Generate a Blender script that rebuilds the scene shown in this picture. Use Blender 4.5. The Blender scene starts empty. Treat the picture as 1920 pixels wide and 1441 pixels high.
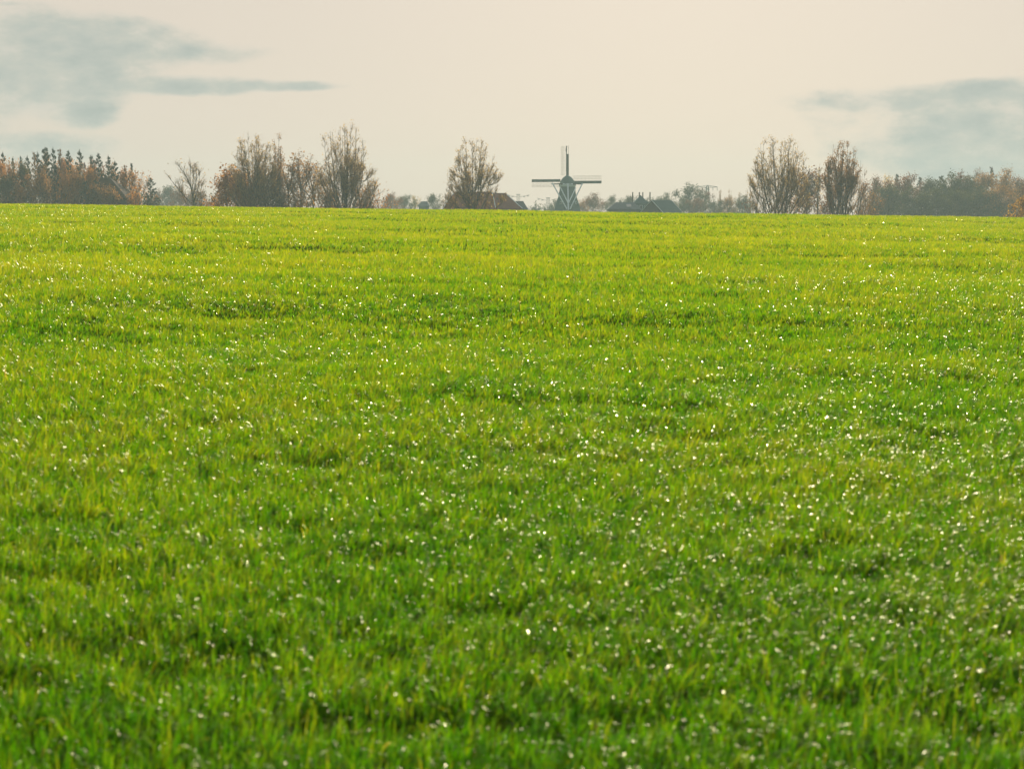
import bpy, math, random
import numpy as np
from mathutils import Vector

R = math.radians
sc = bpy.context.scene
COL = sc.collection
F = 2667.0                      # focal length in pixels of the 1920 px wide photograph
EYE = 1.6
HORIZON = 402.0
PITCH = math.atan((720.5 - HORIZON) / F)
SUN_EL, SUN_AZ = 21.0, 7.0


def at(px, py, D):
    """world point seen at photo pixel (px, py), D metres ahead"""
    u, v = (px - 960) / F, (720.5 - py) / F
    dy = math.cos(PITCH) + v * math.sin(PITCH)
    dz = -math.sin(PITCH) + v * math.cos(PITCH)
    k = D / dy
    return Vector((u * k, D, EYE + dz * k))


# ------------------------------------------------------------------ terrain
_rs = np.random.RandomState(5)
_K = []
for lam in (23.0, 13.0, 8.0, 5.0, 3.1, 1.9):
    for _ in range(4):
        th = _rs.uniform(0, 2 * math.pi)
        _K.append((math.cos(th) / lam * 6.283 * 0.75, math.sin(th) / lam * 6.283 * 1.3, _rs.uniform(0, 6.28), lam))


def undul(x, y):
    s = 0 * x
    for kx, ky, ph, lam in _K:
        s = s + np.sin(kx * x + ky * y + ph) * (0.0034 * lam ** 0.5)
    return s


# hollows where the grass is thin and dark: x, y, rx, ry, depth
HOLLOWS = []
for px, D, rx, ry, dep in ((1540, 5.9, .34, .30, .10), (90, 5.55, .42, .22, .09), (330, 4.62, .36, .16, .08),
                           (1060, 5.2, .40, .18, .05), (700, 4.9, .25, .13, .06), (330, 17.5, 1.6, .9, .10),
                           (220, 16.2, .8, .6, .09), (1895, 12.2, .5, .5, .11), (560, 12.6, .6, .45, .08),
                           (1150, 12.3, .5, .4, .06), (920, 19, .9, .6, .05), (1200, 18.0, 1.2, .7, .07),
                           (1350, 23, 2.2, .9, .08), (1450, 21, 2.0, .8, .06), (590, 38, 2.2, 1.6, .12), (60, 12.3, .5, .5, .07), (600, 7.2, .3, .25, .05),
                           (1130, 8.2, .4, .3, .04), (1720, 8.6, .5, .3, .05), (1880, 8.0, .4, .3, .06), (420, 9.4, .5, .3, .05),
                           (1300, 4.5, .28, .14, .06), (1620, 4.3, .25, .13, .05), (30, 4.5, .3, .2, .06)):
    hx, k = (px - 960) / F * D, len(HOLLOWS)
    for q in range(3):
        HOLLOWS.append((hx + rx * .6 * math.sin(2.1 * q + k), D + ry * .8 * math.cos(2.1 * q + 1.7 * k), rx * (.42 - .08 * q), ry * (.42 - .08 * q), dep * (.6 - .1 * q)))

_rh = random.Random(4)
for _ in range(260):
    D = 4 + 40 * _rh.random() ** 1.7
    HOLLOWS.append((_rh.uniform(-.38, .38) * D, D, _rh.uniform(.018, .05) * D ** .8, _rh.uniform(.015, .04) * D ** .8, _rh.uniform(.006, .045)))


def hollow(x, y):
    x = np.asarray(x, float); y = np.asarray(y, float)
    shp = x.shape
    order = np.argsort(y.ravel(), kind='stable')
    xo, yo = x.ravel()[order], y.ravel()[order]
    so_ = np.zeros_like(xo)
    for hx, hy, rx, ry, dep in HOLLOWS:
        a, b = np.searchsorted(yo, (hy - 3 * ry, hy + 3 * ry))
        if b > a:
            so_[a:b] += dep * np.exp(-((xo[a:b] - hx) / rx) ** 2 - ((yo[a:b] - hy) / ry) ** 2)
    out = np.empty_like(so_)
    out[order] = so_
    return out.reshape(shp)


def zg(x, y):
    x = np.asarray(x, float)
    y = np.asarray(y, float)
    base = 0.0168 * y - 0.0135 * np.clip(x, -70, 70)
    base = base - np.where(y > 92, (np.minimum(y, 300) - 92) ** 2 * 0.00026, 0)
    far = -1.4
    w = np.clip((y - 135) / 85.0, 0, 1)
    w = w * w * (3 - 2 * w)
    near = np.clip((150 - y) / 40, 0, 1) * np.clip((y + 20) / 22, 0, 1)
    r = np.clip((np.abs(x) - 90) / 120, 0, 1)
    base = base * (1 - w) + far * w
    base = base * (1 - r) + far * r
    return base + near * (undul(x, y) * np.clip(y / 16, .22, 1.0) - .7 * hollow(x, y))


def gz(x, y):
    return float(zg(np.array([x]), np.array([y]))[0])


# ------------------------------------------------------------------ tagging
def tag(o, label=None, cat=None, group=None, kind=None):
    if label: o['label'] = label
    if cat: o['category'] = cat
    if group: o['group'] = group
    if kind: o['kind'] = kind
    return o


def empty(name, loc, rz=0.0):
    o = bpy.data.objects.new(name, None)
    o.empty_display_size = .5
    COL.objects.link(o)
    o.location = loc
    o.rotation_euler = (0, 0, rz)
    return o


def raw_mesh(name, verts, tris, attrs=None, flat=False):
    me = bpy.data.meshes.new(name)
    verts = np.ascontiguousarray(verts, np.float32)
    tris = np.ascontiguousarray(tris, np.int32)
    me.vertices.add(len(verts))
    me.vertices.foreach_set('co', verts.ravel())
    me.loops.add(tris.size)
    me.loops.foreach_set('vertex_index', tris.ravel())
    me.polygons.add(len(tris))
    me.polygons.foreach_set('loop_start', np.arange(0, tris.size, tris.shape[1], dtype=np.int32))
    for k, v in (attrs or {}).items():
        a = me.attributes.new(k, 'FLOAT', 'POINT')
        a.data.foreach_set('value', np.ascontiguousarray(v, np.float32))
    me.update(calc_edges=True)
    if flat:
        me.shade_flat()
    return me


def obj(name, me, mat, parent=None):
    o = bpy.data.objects.new(name, me)
    COL.objects.link(o)
    if mat and not me.materials: me.materials.append(mat)
    if parent: o.parent = parent
    return o


# ------------------------------------------------------------------ materials
def new_mat(name):
    m = bpy.data.materials.new(name)
    m.use_nodes = True
    nt = m.node_tree
    nt.nodes.clear()
    out = nt.nodes.new('ShaderNodeOutputMaterial')
    return m, nt, out


def N(nt, typ, **kw):
    n = nt.nodes.new(typ)
    for k, v in kw.items():
        if k == 'inp':
            for kk, vv in v.items(): n.inputs[kk].default_value = vv
        else:
            setattr(n, k, v)
    return n


def ramp(nt, stops, fac=None, interp='LINEAR'):
    n = nt.nodes.new('ShaderNodeValToRGB')
    n.color_ramp.interpolation = interp
    el = n.color_ramp.elements
    while len(el) > 1: el.remove(el[-1])
    el[0].position = stops[0][0]; el[0].color = (*stops[0][1], 1)
    for p, c in stops[1:]:
        e = el.new(p); e.color = (*c, 1)
    if fac is not None: nt.links.new(fac, n.inputs[0])
    return n


def leaf_mat(name, stops, trans=0.5, tgain=1.3, gloss=0.0, rough=.4):
    """leaf/blade material: colour from the per-leaf 'tint' value, diffuse + translucent, optional wet gloss"""
    m, nt, out = new_mat(name)
    L = nt.links
    a = N(nt, 'ShaderNodeAttribute', attribute_name='tint')
    rp = ramp(nt, stops, a.outputs['Fac'])
    d = N(nt, 'ShaderNodeBsdfDiffuse')
    t = N(nt, 'ShaderNodeBsdfTranslucent')
    mul = N(nt, 'ShaderNodeMix', data_type='RGBA', blend_type='MULTIPLY')
    mul.inputs['Factor'].default_value = 1
    mul.inputs['B'].default_value = (tgain * 1.08, tgain, tgain * .5, 1)
    L.new(rp.outputs[0], mul.inputs['A'])
    L.new(rp.outputs[0], d.inputs[0])
    L.new(mul.outputs['Result'], t.inputs[0])
    mx = N(nt, 'ShaderNodeMixShader', inp={0: trans})
    L.new(d.outputs[0], mx.inputs[1]); L.new(t.outputs[0], mx.inputs[2])
    last = mx
    if gloss:
        g = N(nt, 'ShaderNodeBsdfGlossy', inp={'Roughness': rough, 'Color': (1, .94, .74, 1)})
        fr = N(nt, 'ShaderNodeLayerWeight', inp={'Blend': .5})
        pw = N(nt, 'ShaderNodeMath', operation='POWER', inp={1: 5.0})
        L.new(fr.outputs['Facing'], pw.inputs[0])
        mm = N(nt, 'ShaderNodeMath', operation='MULTIPLY_ADD', inp={1: gloss, 2: gloss * .035})
        L.new(pw.outputs[0], mm.inputs[0])
        m2 = N(nt, 'ShaderNodeMixShader')
        L.new(mm.outputs[0], m2.inputs[0]); L.new(mx.outputs[0], m2.inputs[1]); L.new(g.outputs[0], m2.inputs[2])
        last = m2
    L.new(last.outputs[0], out.inputs[0])
    return m


def solid(name, c1, c2, scale=3.0, rough=.8, bump=.0, detail=4, stretch=(1, 1, 1), spec=.3):
    m, nt, out = new_mat(name)
    L = nt.links
    tc = N(nt, 'ShaderNodeTexCoord')
    mp = N(nt, 'ShaderNodeMapping', inp={'Scale': stretch})
    L.new(tc.outputs['Object'], mp.inputs[0])
    nz = N(nt, 'ShaderNodeTexNoise', inp={'Scale': scale, 'Detail': detail, 'Roughness': .6})
    L.new(mp.outputs[0], nz.inputs['Vector'])
    rp = ramp(nt, [(.3, c1), (.7, c2)], nz.outputs[0])
    b = N(nt, 'ShaderNodeBsdfPrincipled', inp={'Roughness': rough, 'Specular IOR Level': spec})
    L.new(rp.outputs[0], b.inputs['Base Color'])
    if bump:
        bp = N(nt, 'ShaderNodeBump', inp={'Strength': bump, 'Distance': .05})
        L.new(nz.outputs[0], bp.inputs['Height']); L.new(bp.outputs[0], b.inputs['Normal'])
    L.new(b.outputs[0], out.inputs[0])
    return m


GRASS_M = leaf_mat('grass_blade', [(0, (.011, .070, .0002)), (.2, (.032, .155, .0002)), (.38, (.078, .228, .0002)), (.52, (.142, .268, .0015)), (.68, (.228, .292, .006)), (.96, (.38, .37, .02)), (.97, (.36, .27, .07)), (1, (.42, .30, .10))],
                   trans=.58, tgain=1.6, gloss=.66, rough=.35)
BARK = solid('bark', (.05, .045, .035), (.12, .105, .08), 2.0, .9, .4, stretch=(3, 3, .6))
TWIG_M = leaf_mat('bare_twig', [(0, (.13, .10, .06)), (.5, (.27, .20, .115)), (1, (.58, .38, .17))], .58, 1.45)
BROWN_M = leaf_mat('brown_leaf', [(0, (.08, .05, .028)), (.5, (.21, .115, .058)), (1, (.42, .22, .09))], .55, 1.4)
ORANGE_M = leaf_mat('orange_leaf', [(0, (.10, .05, .02)), (.5, (.31, .135, .035)), (1, (.45, .21, .055))], .55, 1.4)
YELLOW_M = leaf_mat('yellow_leaf', [(0, (.14, .08, .03)), (.5, (.34, .19, .05)), (1, (.52, .32, .08))], .5, 1.3)
RUST_M = leaf_mat('rust_leaf', [(0, (.07, .035, .025)), (.5, (.16, .065, .04)), (1, (.26, .11, .06))], .45, 1.2)
PINE_M = leaf_mat('pine_needle', [(0, (.012, .028, .014)), (.6, (.03, .055, .024)), (1, (.07, .09, .03))], .25, 1.2)
GREEN_M = leaf_mat('late_green_leaf', [(0, (.025, .035, .018)), (.6, (.055, .065, .025)), (1, (.14, .11, .035))], .4, 1.2)
SPRUCE_M = leaf_mat('spruce_needle', [(0, (.010, .026, .020)), (.6, (.022, .045, .030)), (1, (.05, .075, .04))], .2, 1.2)
TREE_MATS = dict(twig=TWIG_M, brown=BROWN_M, orange=ORANGE_M, yellow=YELLOW_M, rust=RUST_M, pine=PINE_M, green=GREEN_M, spruce=SPRUCE_M)


def ground_mat():
    m, nt, out = new_mat('pasture_soil')
    L = nt.links
    g = N(nt, 'ShaderNodeNewGeometry')
    n1 = N(nt, 'ShaderNodeTexNoise', inp={'Scale': 1.3, 'Detail': 8, 'Roughness': .7})
    n2 = N(nt, 'ShaderNodeTexNoise', inp={'Scale': .06, 'Detail': 4})
    L.new(g.outputs['Position'], n1.inputs['Vector']); L.new(g.outputs['Position'], n2.inputs['Vector'])
    r1 = ramp(nt, [(.3, (.020, .045, .003)), (.7, (.060, .105, .005))], n1.outputs[0])
    r2 = ramp(nt, [(.35, (.8, .8, .8)), (.65, (1.1, 1.1, 1.0))], n2.outputs[0])
    mx = N(nt, 'ShaderNodeMix', data_type='RGBA', blend_type='MULTIPLY')
    mx.inputs['Factor'].default_value = 1
    L.new(r1.outputs[0], mx.inputs['A']); L.new(r2.outputs[0], mx.inputs['B'])
    b = N(nt, 'ShaderNodeBsdfDiffuse')
    L.new(mx.outputs['Result'], b.inputs[0])
    L.new(b.outputs[0], out.inputs[0])
    return m


# ------------------------------------------------------------------ ground sheet
def axis(lims):
    out = []
    for a, b, s in lims:
        out += list(np.arange(a, b, s))
    return np.array(out + [lims[-1][1]])


ys = axis([(-60, 0, 6), (0, 3, .5), (3, 9, .15), (9, 26, .35), (26, 60, .9), (60, 240, 2.5), (240, 830, 30)])
xs = axis([(-600, -110, 35), (-110, -12, 3), (-12, -4, .45), (-4, 4, .15), (4, 12, .45), (12, 110, 3), (110, 600, 35)])
X, Y = np.meshgrid(xs, ys)
Zg = zg(X, Y)
nx = len(xs)
ii = np.arange(len(ys) - 1)[:, None] * nx + np.arange(nx - 1)[None, :]
q = np.stack([ii, ii + 1, ii + nx + 1, ii + nx], -1).reshape(-1, 4)
gnd = obj('ground', raw_mesh('ground', np.stack([X, Y, Zg], -1).reshape(-1, 3), q), ground_mat())
tag(gnd, kind='structure')


# ------------------------------------------------------------------ grass blades
def build_grass():
    rng = np.random.default_rng(11)
    y0, y1 = 2.7, 138.0
    yy = np.linspace(y0, y1, 6000)
    rho = 8600.0 * np.clip(yy / 6.0, 1, None) ** -1.5
    half = .385 * yy + .9
    pdf = rho * 2 * half
    cdf = np.concatenate([[0], np.cumsum((pdf[1:] + pdf[:-1]) / 2 * np.diff(yy))])
    total = int(cdf[-1])
    u = rng.uniform(0, cdf[-1], total)
    y = np.interp(u, cdf, yy)
    x = rng.uniform(-1, 1, total) * (.385 * y + .9)
    lod = np.clip(y / 6.0, 1, None)
    # gather the blades into tufts
    cell = 0.052 * lod ** .6
    ci, cj = np.floor(x / cell), np.floor(y / cell)
    hsh = lambda a, b, s: np.modf(np.abs(np.sin(a * 127.1 + b * 311.7 + s * 74.7) * 43758.5453))[0]
    cx = (ci + hsh(ci, cj, 1)) * cell
    cy = (cj + hsh(ci, cj, 2)) * cell
    pull = .45 * rng.uniform(0, 1, total)
    ox, oy = x - cx, y - cy
    x = x - ox * pull
    y = y - oy * pull
    hol = hollow(x, y)
    # thin out the hollows
    keep = rng.uniform(0, 1, total) > np.clip(hol * 7, 0, .6)
    x, y, ox, oy, lod, hol, ci, cj = (a[keep] for a in (x, y, ox, oy, lod, hol, ci, cj))
    n = len(x)

    def noise2(sc_, seed):
        r = np.random.RandomState(seed)
        s = 0 * x
        for k in range(7):
            th = r.uniform(0, 6.28)
            f = sc_ * r.uniform(.6, 1.7)
            s = s + np.sin((math.cos(th) * x * .8 + math.sin(th) * y * 1.25) * f + r.uniform(0, 6.28))
        return s / 2.6
    patch = noise2(1.1, 3) * .6 + noise2(3.4, 4) * .5 + noise2(.35, 9) * .5
    lay = noise2(.8, 21) * .6 + noise2(2.3, 22) * .6           # where the sward is blown over
    tuft = hsh(ci, cj, 3)
    h = (.078 + .008 * patch + .045 * (tuft - .5)) * rng.uniform(.45, 1.4, n)
    h = h * np.clip(1 - hol * 3.5, .5, 1)
    h = np.clip(h, .025, .2) * np.clip(lod / 3, 1, 1.35)
    width = .0040 * lod ** .70 * rng.uniform(.65, 1.3, n)
    # lean: outwards from the tuft, with the wind towards +x, and noise
    ang = np.arctan2(oy + .3 * cell[keep] * rng.normal(0, 1, n), ox + .3 * cell[keep] * rng.normal(0, 1, n))
    wx, wy = .55, .10
    lx, ly = np.cos(ang) + wx + .3 * rng.normal(0, 1, n), np.sin(ang) + wy + .3 * rng.normal(0, 1, n)
    ln = np.hypot(lx, ly) + 1e-6
    lx, ly = lx / ln, ly / ln
    th0 = np.abs(rng.normal(0, .20, n)) + .05
    bend = np.clip(rng.gamma(2.0, .40, n) * np.clip(1.12 - y / 90, .72, 1) + .30 * np.clip(lay, -.5, 1.5), .05, 2.1)
    flop = rng.uniform(0, 1, n) < np.clip(.26 - .013 * y, .05, .2)
    bend = np.where(flop, rng.uniform(1.5, 2.2, n), bend)
    roll = rng.normal(0, .5, n)
    tint = np.clip(.21 + .335 * np.clip((y - 4) / 40, 0, 1) ** .38 + .06 * patch + .26 * (tuft - .5) + rng.normal(0, .14, n), 0, .82)
    straw = rng.uniform(0, 1, n) < .002
    tint = np.where(straw, rng.uniform(.97, 1, n), tint)
    z = zg(x, y) - .012

    Vs, Ts, As = [], [], []
    off = 0
    for lo, hi, seg in ((0, 9.5, 4), (9.5, 30, 3), (30, 999, 2)):
        s = (y >= lo) & (y < hi)
        m = int(s.sum())
        if not m: continue
        P = np.stack([x[s], y[s], z[s]], -1)
        dirx = np.stack([lx[s], ly[s], np.zeros(m)], -1)
        side0 = np.stack([-ly[s], lx[s], np.zeros(m)], -1)
        verts = np.zeros((m, 2 * seg + 1, 3))
        cur = P.copy()
        H = h[s]
        for k in range(seg + 1):
            t = k / seg
            th = th0[s] + bend[s] * t ** 1.5
            if k:
                tm = (k - .5) / seg
                thm = th0[s] + bend[s] * tm ** 1.5
                cur = cur + (H / seg)[:, None] * (np.sin(thm)[:, None] * dirx + np.cos(thm)[:, None] * np.array([0, 0, 1.0]))
            if k == seg:
                verts[:, -1] = cur
                break
            nrm = np.cos(th)[:, None] * dirx - np.sin(th)[:, None] * np.array([0, 0, 1.0])
            rr = roll[s] * (.4 + t)
            side = np.cos(rr)[:, None] * side0 + np.sin(rr)[:, None] * nrm
            w = width[s] * .5 * (.75 + .5 * t - 1.0 * t * t)
            verts[:, 2 * k] = cur - side * w[:, None]
            verts[:, 2 * k + 1] = cur + side * w[:, None]
        tl = []
        for k in range(seg - 1):
            a = 2 * k
            tl += [(a, a + 1, a + 3), (a, a + 3, a + 2)]
        a = 2 * (seg - 1)
        tl.append((a, a + 1, a + 2))
        tl = np.array(tl)
        nv = 2 * seg + 1
        tri = (np.arange(m)[:, None, None] * nv + tl[None]).reshape(-1, 3) + off
        Vs.append(verts.reshape(-1, 3)); Ts.append(tri)
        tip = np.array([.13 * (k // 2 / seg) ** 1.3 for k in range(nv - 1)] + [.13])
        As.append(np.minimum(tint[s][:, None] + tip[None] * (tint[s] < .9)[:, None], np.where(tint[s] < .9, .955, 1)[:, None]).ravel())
        off += m * nv
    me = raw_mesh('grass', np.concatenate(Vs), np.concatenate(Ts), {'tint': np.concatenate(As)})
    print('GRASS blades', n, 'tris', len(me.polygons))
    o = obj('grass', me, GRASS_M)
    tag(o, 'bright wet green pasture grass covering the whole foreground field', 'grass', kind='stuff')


build_grass()

# ------------------------------------------------------------------ tree maker
UP = np.array([0, 0, 1.0])


def nrm(v):
    v = np.asarray(v, float)
    return v / (np.linalg.norm(v, axis=-1, keepdims=True) + 1e-9)


class Tree:
    def __init__(s, seed):
        s.rng = np.random.default_rng(seed)
        s.wood = []            # polylines (points, radii, sides)
        s.tw = []              # twig start, dir*len, radius, tint
        s.lf = []              # leaf centre, size, tint

    def limb(s, p, d, L, r0, r1, n=5, wander=.12, up=.0, sides=5):
        p = np.array(p, float); d = nrm(d)
        pts, ds = [p], [d]
        for i in range(n):
            d = nrm(d + wander * s.rng.normal(0, 1, 3) + up * UP)
            p = p + d * L / n
            pts.append(p); ds.append(d)
        s.wood.append((np.array(pts), np.linspace(r0, r1, n + 1), sides))
        return np.array(pts), np.array(ds)

    def poly(s, pts, r0, r1, sides=5):
        pts = np.array(pts)
        s.wood.append((pts, np.linspace(r0, r1, len(pts)), sides))
        return pts, nrm(np.gradient(pts, axis=0))

    def twigs(s, pts, d, n, L, spread, up, r=.018, t0=.2):
        """n thin twigs along a polyline"""
        k = s.rng.uniform(t0, 1, n) * (len(pts) - 1)
        i = np.minimum(k.astype(int), len(pts) - 2)
        f = (k - i)[:, None]
        p = pts[i] * (1 - f) + pts[i + 1] * f
        dd = nrm(d[i] + spread * s.rng.normal(0, 1, (n, 3)) + up * UP)
        ll = L * s.rng.uniform(.45, 1.2, n)
        s.tw.append((p, dd * ll[:, None], np.full(n, r), s.rng.uniform(0, 1, n)))
        return p + dd * ll[:, None]

    def leaves(s, p, n, jit, size, t=(0, 1)):
        """n leaves scattered round the points p"""
        c = p[s.rng.integers(0, len(p), n)] + s.rng.normal(0, 1, (n, 3)) * jit
        s.lf.append((c, size * s.rng.uniform(.45, 1.4, n), s.rng.uniform(t[0], t[1], n)))

    def meshes(s):
        V, T = [], []
        off = 0
        for pts, rad, sd in s.wood:
            n = len(pts)
            d = nrm(np.gradient(pts, axis=0))
            ref = np.where(np.abs(d[:, 2:3]) > .9, np.array([[1.0, 0, 0]]), np.array([[0, 0, 1.0]]))
            ref[:] = ref[0]
            a = nrm(np.cross(d, ref)); b = np.cross(d, a)
            th = np.arange(sd) / sd * 2 * math.pi
            ring = pts[:, None] + rad[:, None, None] * (np.cos(th)[None, :, None] * a[:, None] + np.sin(th)[None, :, None] * b[:, None])
            V.append(ring.reshape(-1, 3))
            i = (np.arange(n - 1)[:, None] * sd + np.arange(sd)[None])
            j = (np.arange(n - 1)[:, None] * sd + (np.arange(sd) + 1)[None] % sd)
            T.append(np.stack([i, j, j + sd], -1).reshape(-1, 3) + off)
            T.append(np.stack([i, j + sd, i + sd], -1).reshape(-1, 3) + off)
            off += n * sd
        trunk = raw_mesh('trunk', np.concatenate(V), np.concatenate(T))
        V, T, A = [], [], []
        off = 0
        if s.tw:
            p, d, r, t = (np.concatenate([w[i] for w in s.tw]) for i in range(4))
            n = len(p)
            dn = nrm(d)
            a = nrm(np.cross(dn, nrm(s.rng.normal(0, 1, (n, 3))))); b = np.cross(dn, a)
            vv = np.stack([p + r[:, None] * a, p + r[:, None] * (-.5 * a + .87 * b), p + r[:, None] * (-.5 * a - .87 * b), p + d], 1)
            V.append(vv.reshape(-1, 3))
            T.append((np.arange(n)[:, None, None] * 4 + np.array([(0, 1, 3), (1, 2, 3), (2, 0, 3)])[None]).reshape(-1, 3))
            A.append(np.repeat(t, 4)); off += 4 * n
        if s.lf:
            c, z, t = (np.concatenate([w[i] for w in s.lf]) for i in range(3))
            n = len(c)
            a = nrm(s.rng.normal(0, 1, (n, 3))); b = nrm(np.cross(a, s.rng.normal(0, 1, (n, 3))))
            z = z[:, None]
            k = np.cross(a, b) * z * .25
            vv = np.stack([c - a * z, c + b * z * .55 + k, c + a * z, c - b * z * .55 + k], 1)
            V.append(vv.reshape(-1, 3))
            T.append((np.arange(n)[:, None, None] * 4 + np.array([(0, 1, 2), (0, 2, 3)])[None]).reshape(-1, 3) + off)
            A.append(np.repeat(t, 4))
        crown = raw_mesh('crown', np.concatenate(V), np.concatenate(T), {'tint': np.concatenate(A)})
        return trunk, crown


def poplar(seed, H, W, limbs=10, fork=.10, lean=.5, leaf=900, plume=1.0, dens=1.0, stems=1, low=6, sub=4):
    """tall bare tree of ascending limbs that end in upright plumes of twigs"""
    T = Tree(seed); g = T.rng
    bases = []
    for k in range(stems):
        b = np.array([(k - (stems - 1) / 2) * .09 * H, 0, 0]) if stems > 1 else np.zeros(3)
        T.poly([b + (0, 0, -.3), b + (0, 0, fork * H * .5), b + (.01 * H, 0, fork * H)], .017 * H, .012 * H, 8)
        bases.append(b)
    n = limbs + low
    ends_all = []

    def env(q):
        return 1 - .36 * min(1.0, q) ** 3

    def bez(p0, p1, p2, m, jit):
        t = np.linspace(0, 1, m)[:, None]
        c = (1 - t) ** 2 * p0 + 2 * t * (1 - t) * p1 + t * t * p2
        return c + np.cumsum(g.normal(0, jit, c.shape), axis=0) * np.array([1, 1, .2]) * (t > 0)

    def dress(pts, d, o, nb, t0, Lk):
        m = len(pts) - 1
        for q in range(nb):
            tt = g.uniform(t0, .99)
            i = min(int(tt * m), m - 1)
            pp = pts[i] + (pts[i + 1] - pts[i]) * (tt * m - i)
            od = nrm(g.normal(0, 1, 3) * np.array([1, 1, .2]) + o * .5)
            dd = d[i] * .7 + od * .75 / plume + UP * .25
            if tt > .72: dd = d[i] * .55 + od * .8 / plume + UP * .2
            L = H * (.045 + .11 * (1 - tt)) * g.uniform(.6, 1.25) * Lk
            bp, bd = T.limb(pp, dd, L, .0016 * H, .0006 * H, 4, .10, .17, 3)
            e = T.twigs(bp, bd, int(15 * dens), .040 * H, .6 / plume, .28, .016)
            ends_all.append(e)
        ends_all.append(T.twigs(pts, d, int(40 * dens), .040 * H, .6 / plume, .3, .018, .4))

    for k in range(n):
        b = bases[k % stems]
        lowb = k >= limbs
        phi = 2.4 * k + g.uniform(-.35, .35)
        q = g.uniform(.85, 1.05) if lowb else math.sqrt((k + .4) / limbs) * .9
        rad = W / 2 * q
        zt = H * (g.uniform(.34, .60) if lowb else env(q) * g.uniform(.93, .985))
        o = np.array([math.cos(phi), math.sin(phi) * .9, 0])
        z0 = H * fork * g.uniform(.45, 1.05)
        p0 = b + UP * z0
        p1 = b * .6 + o * rad * lean * (1.3 if lowb else 1.15) + UP * (z0 + (zt - z0) * (.18 if lowb else .30))
        p2 = o * rad + UP * zt
        r0 = .0066 * H * (.6 if lowb else 1.0)
        pts, d = T.poly(bez(p0, p1, p2, 12, .003 * H), r0, .0009 * H, 5)
        dress(pts, d, o, int((9 if lowb else 10) * dens), .30, 1)
        for j in range(sub if not lowb else 2):
            i = g.integers(2, 8)
            ph = phi + g.normal(0, .9)
            o2 = np.array([math.cos(ph), math.sin(ph), 0])
            q2 = min(1.02, q + g.uniform(.08, .42))
            tz = H * env(q2) * g.uniform(.62, .99) if not lowb else pts[i][2] + H * g.uniform(.08, .25)
            tz = max(tz, pts[i][2] + .1 * H)
            e2 = o2 * W / 2 * q2 + UP * tz
            e2[:2] = e2[:2] * .6 + (pts[i][:2] + o2[:2] * .16 * W) * .4
            mid = pts[i] * .45 + e2 * .55 + o2 * .05 * W - UP * .05 * H
            sp, sd = T.poly(bez(pts[i], mid, e2, 8, .003 * H), .0034 * H, .0008 * H, 4)
            dress(sp, sd, o2, int(8 * dens), .25, .85)
    if leaf:
        ee = np.concatenate(ends_all)
        w = np.clip(ee[:, 2] / H, .15, 1) ** 1.5
        ee = ee[g.choice(len(ee), leaf, p=w / w.sum())]
        T.leaves(ee, leaf, .010 * H, .14, (.3, .9))
    return T.meshes()


def broadleaf(seed, H, W, bole=.25, leaf=1500, size=.22, twig=1.0, droop=.06, spread=.75, jit=.35, nl=9, lean=0.0):
    """round-crowned tree with spreading limbs; leaves at the twig ends"""
    T = Tree(seed); g = T.rng
    top = np.array([lean * H, 0, .62 * H])
    tp, td = T.poly([(0, 0, -.3), (lean * .25 * H, 0, bole * .55 * H), (lean * .5 * H, .0, bole * H), top], .022 * H, .008 * H, 7)
    allends = []
    for k in range(nl):
        phi = 2.4 * k + g.uniform(-.4, .4)
        f = k / nl
        z0 = H * (bole * .75 + (.6 - bole * .75) * f)
        el = .45 + .9 * f
        o = np.array([math.cos(phi) * math.cos(el), math.sin(phi) * math.cos(el), math.sin(el)])
        p0 = np.array([lean * H * min(1, z0 / (.62 * H)), 0, z0])
        reach = (W / 2) * math.cos(el) + (H - z0) * .85 * math.sin(el)
        bp, bd = T.limb(p0, o, reach * g.uniform(.85, 1.08), .0085 * H, .002 * H, 6, .13, droop, 5)
        for q in range(9):
            i = g.integers(1, 6)
            dd = bd[i] + g.normal(0, spread, 3) + UP * .15
            sp, sd = T.limb(bp[i], dd, .26 * H * g.uniform(.45, 1.0) * (1.15 - i / 9), .003 * H, .0012 * H, 4, .16, .07, 3)
            e1 = T.twigs(sp, sd, int(12 * twig), .075 * H, .6, .15, .020)
            allends.append(e1); allends.append(sp[2:])
    ends = np.concatenate(allends)
    # keep the crown inside an uneven envelope
    if leaf: T.leaves(ends, leaf, jit, size)
    return T.meshes()


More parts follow.
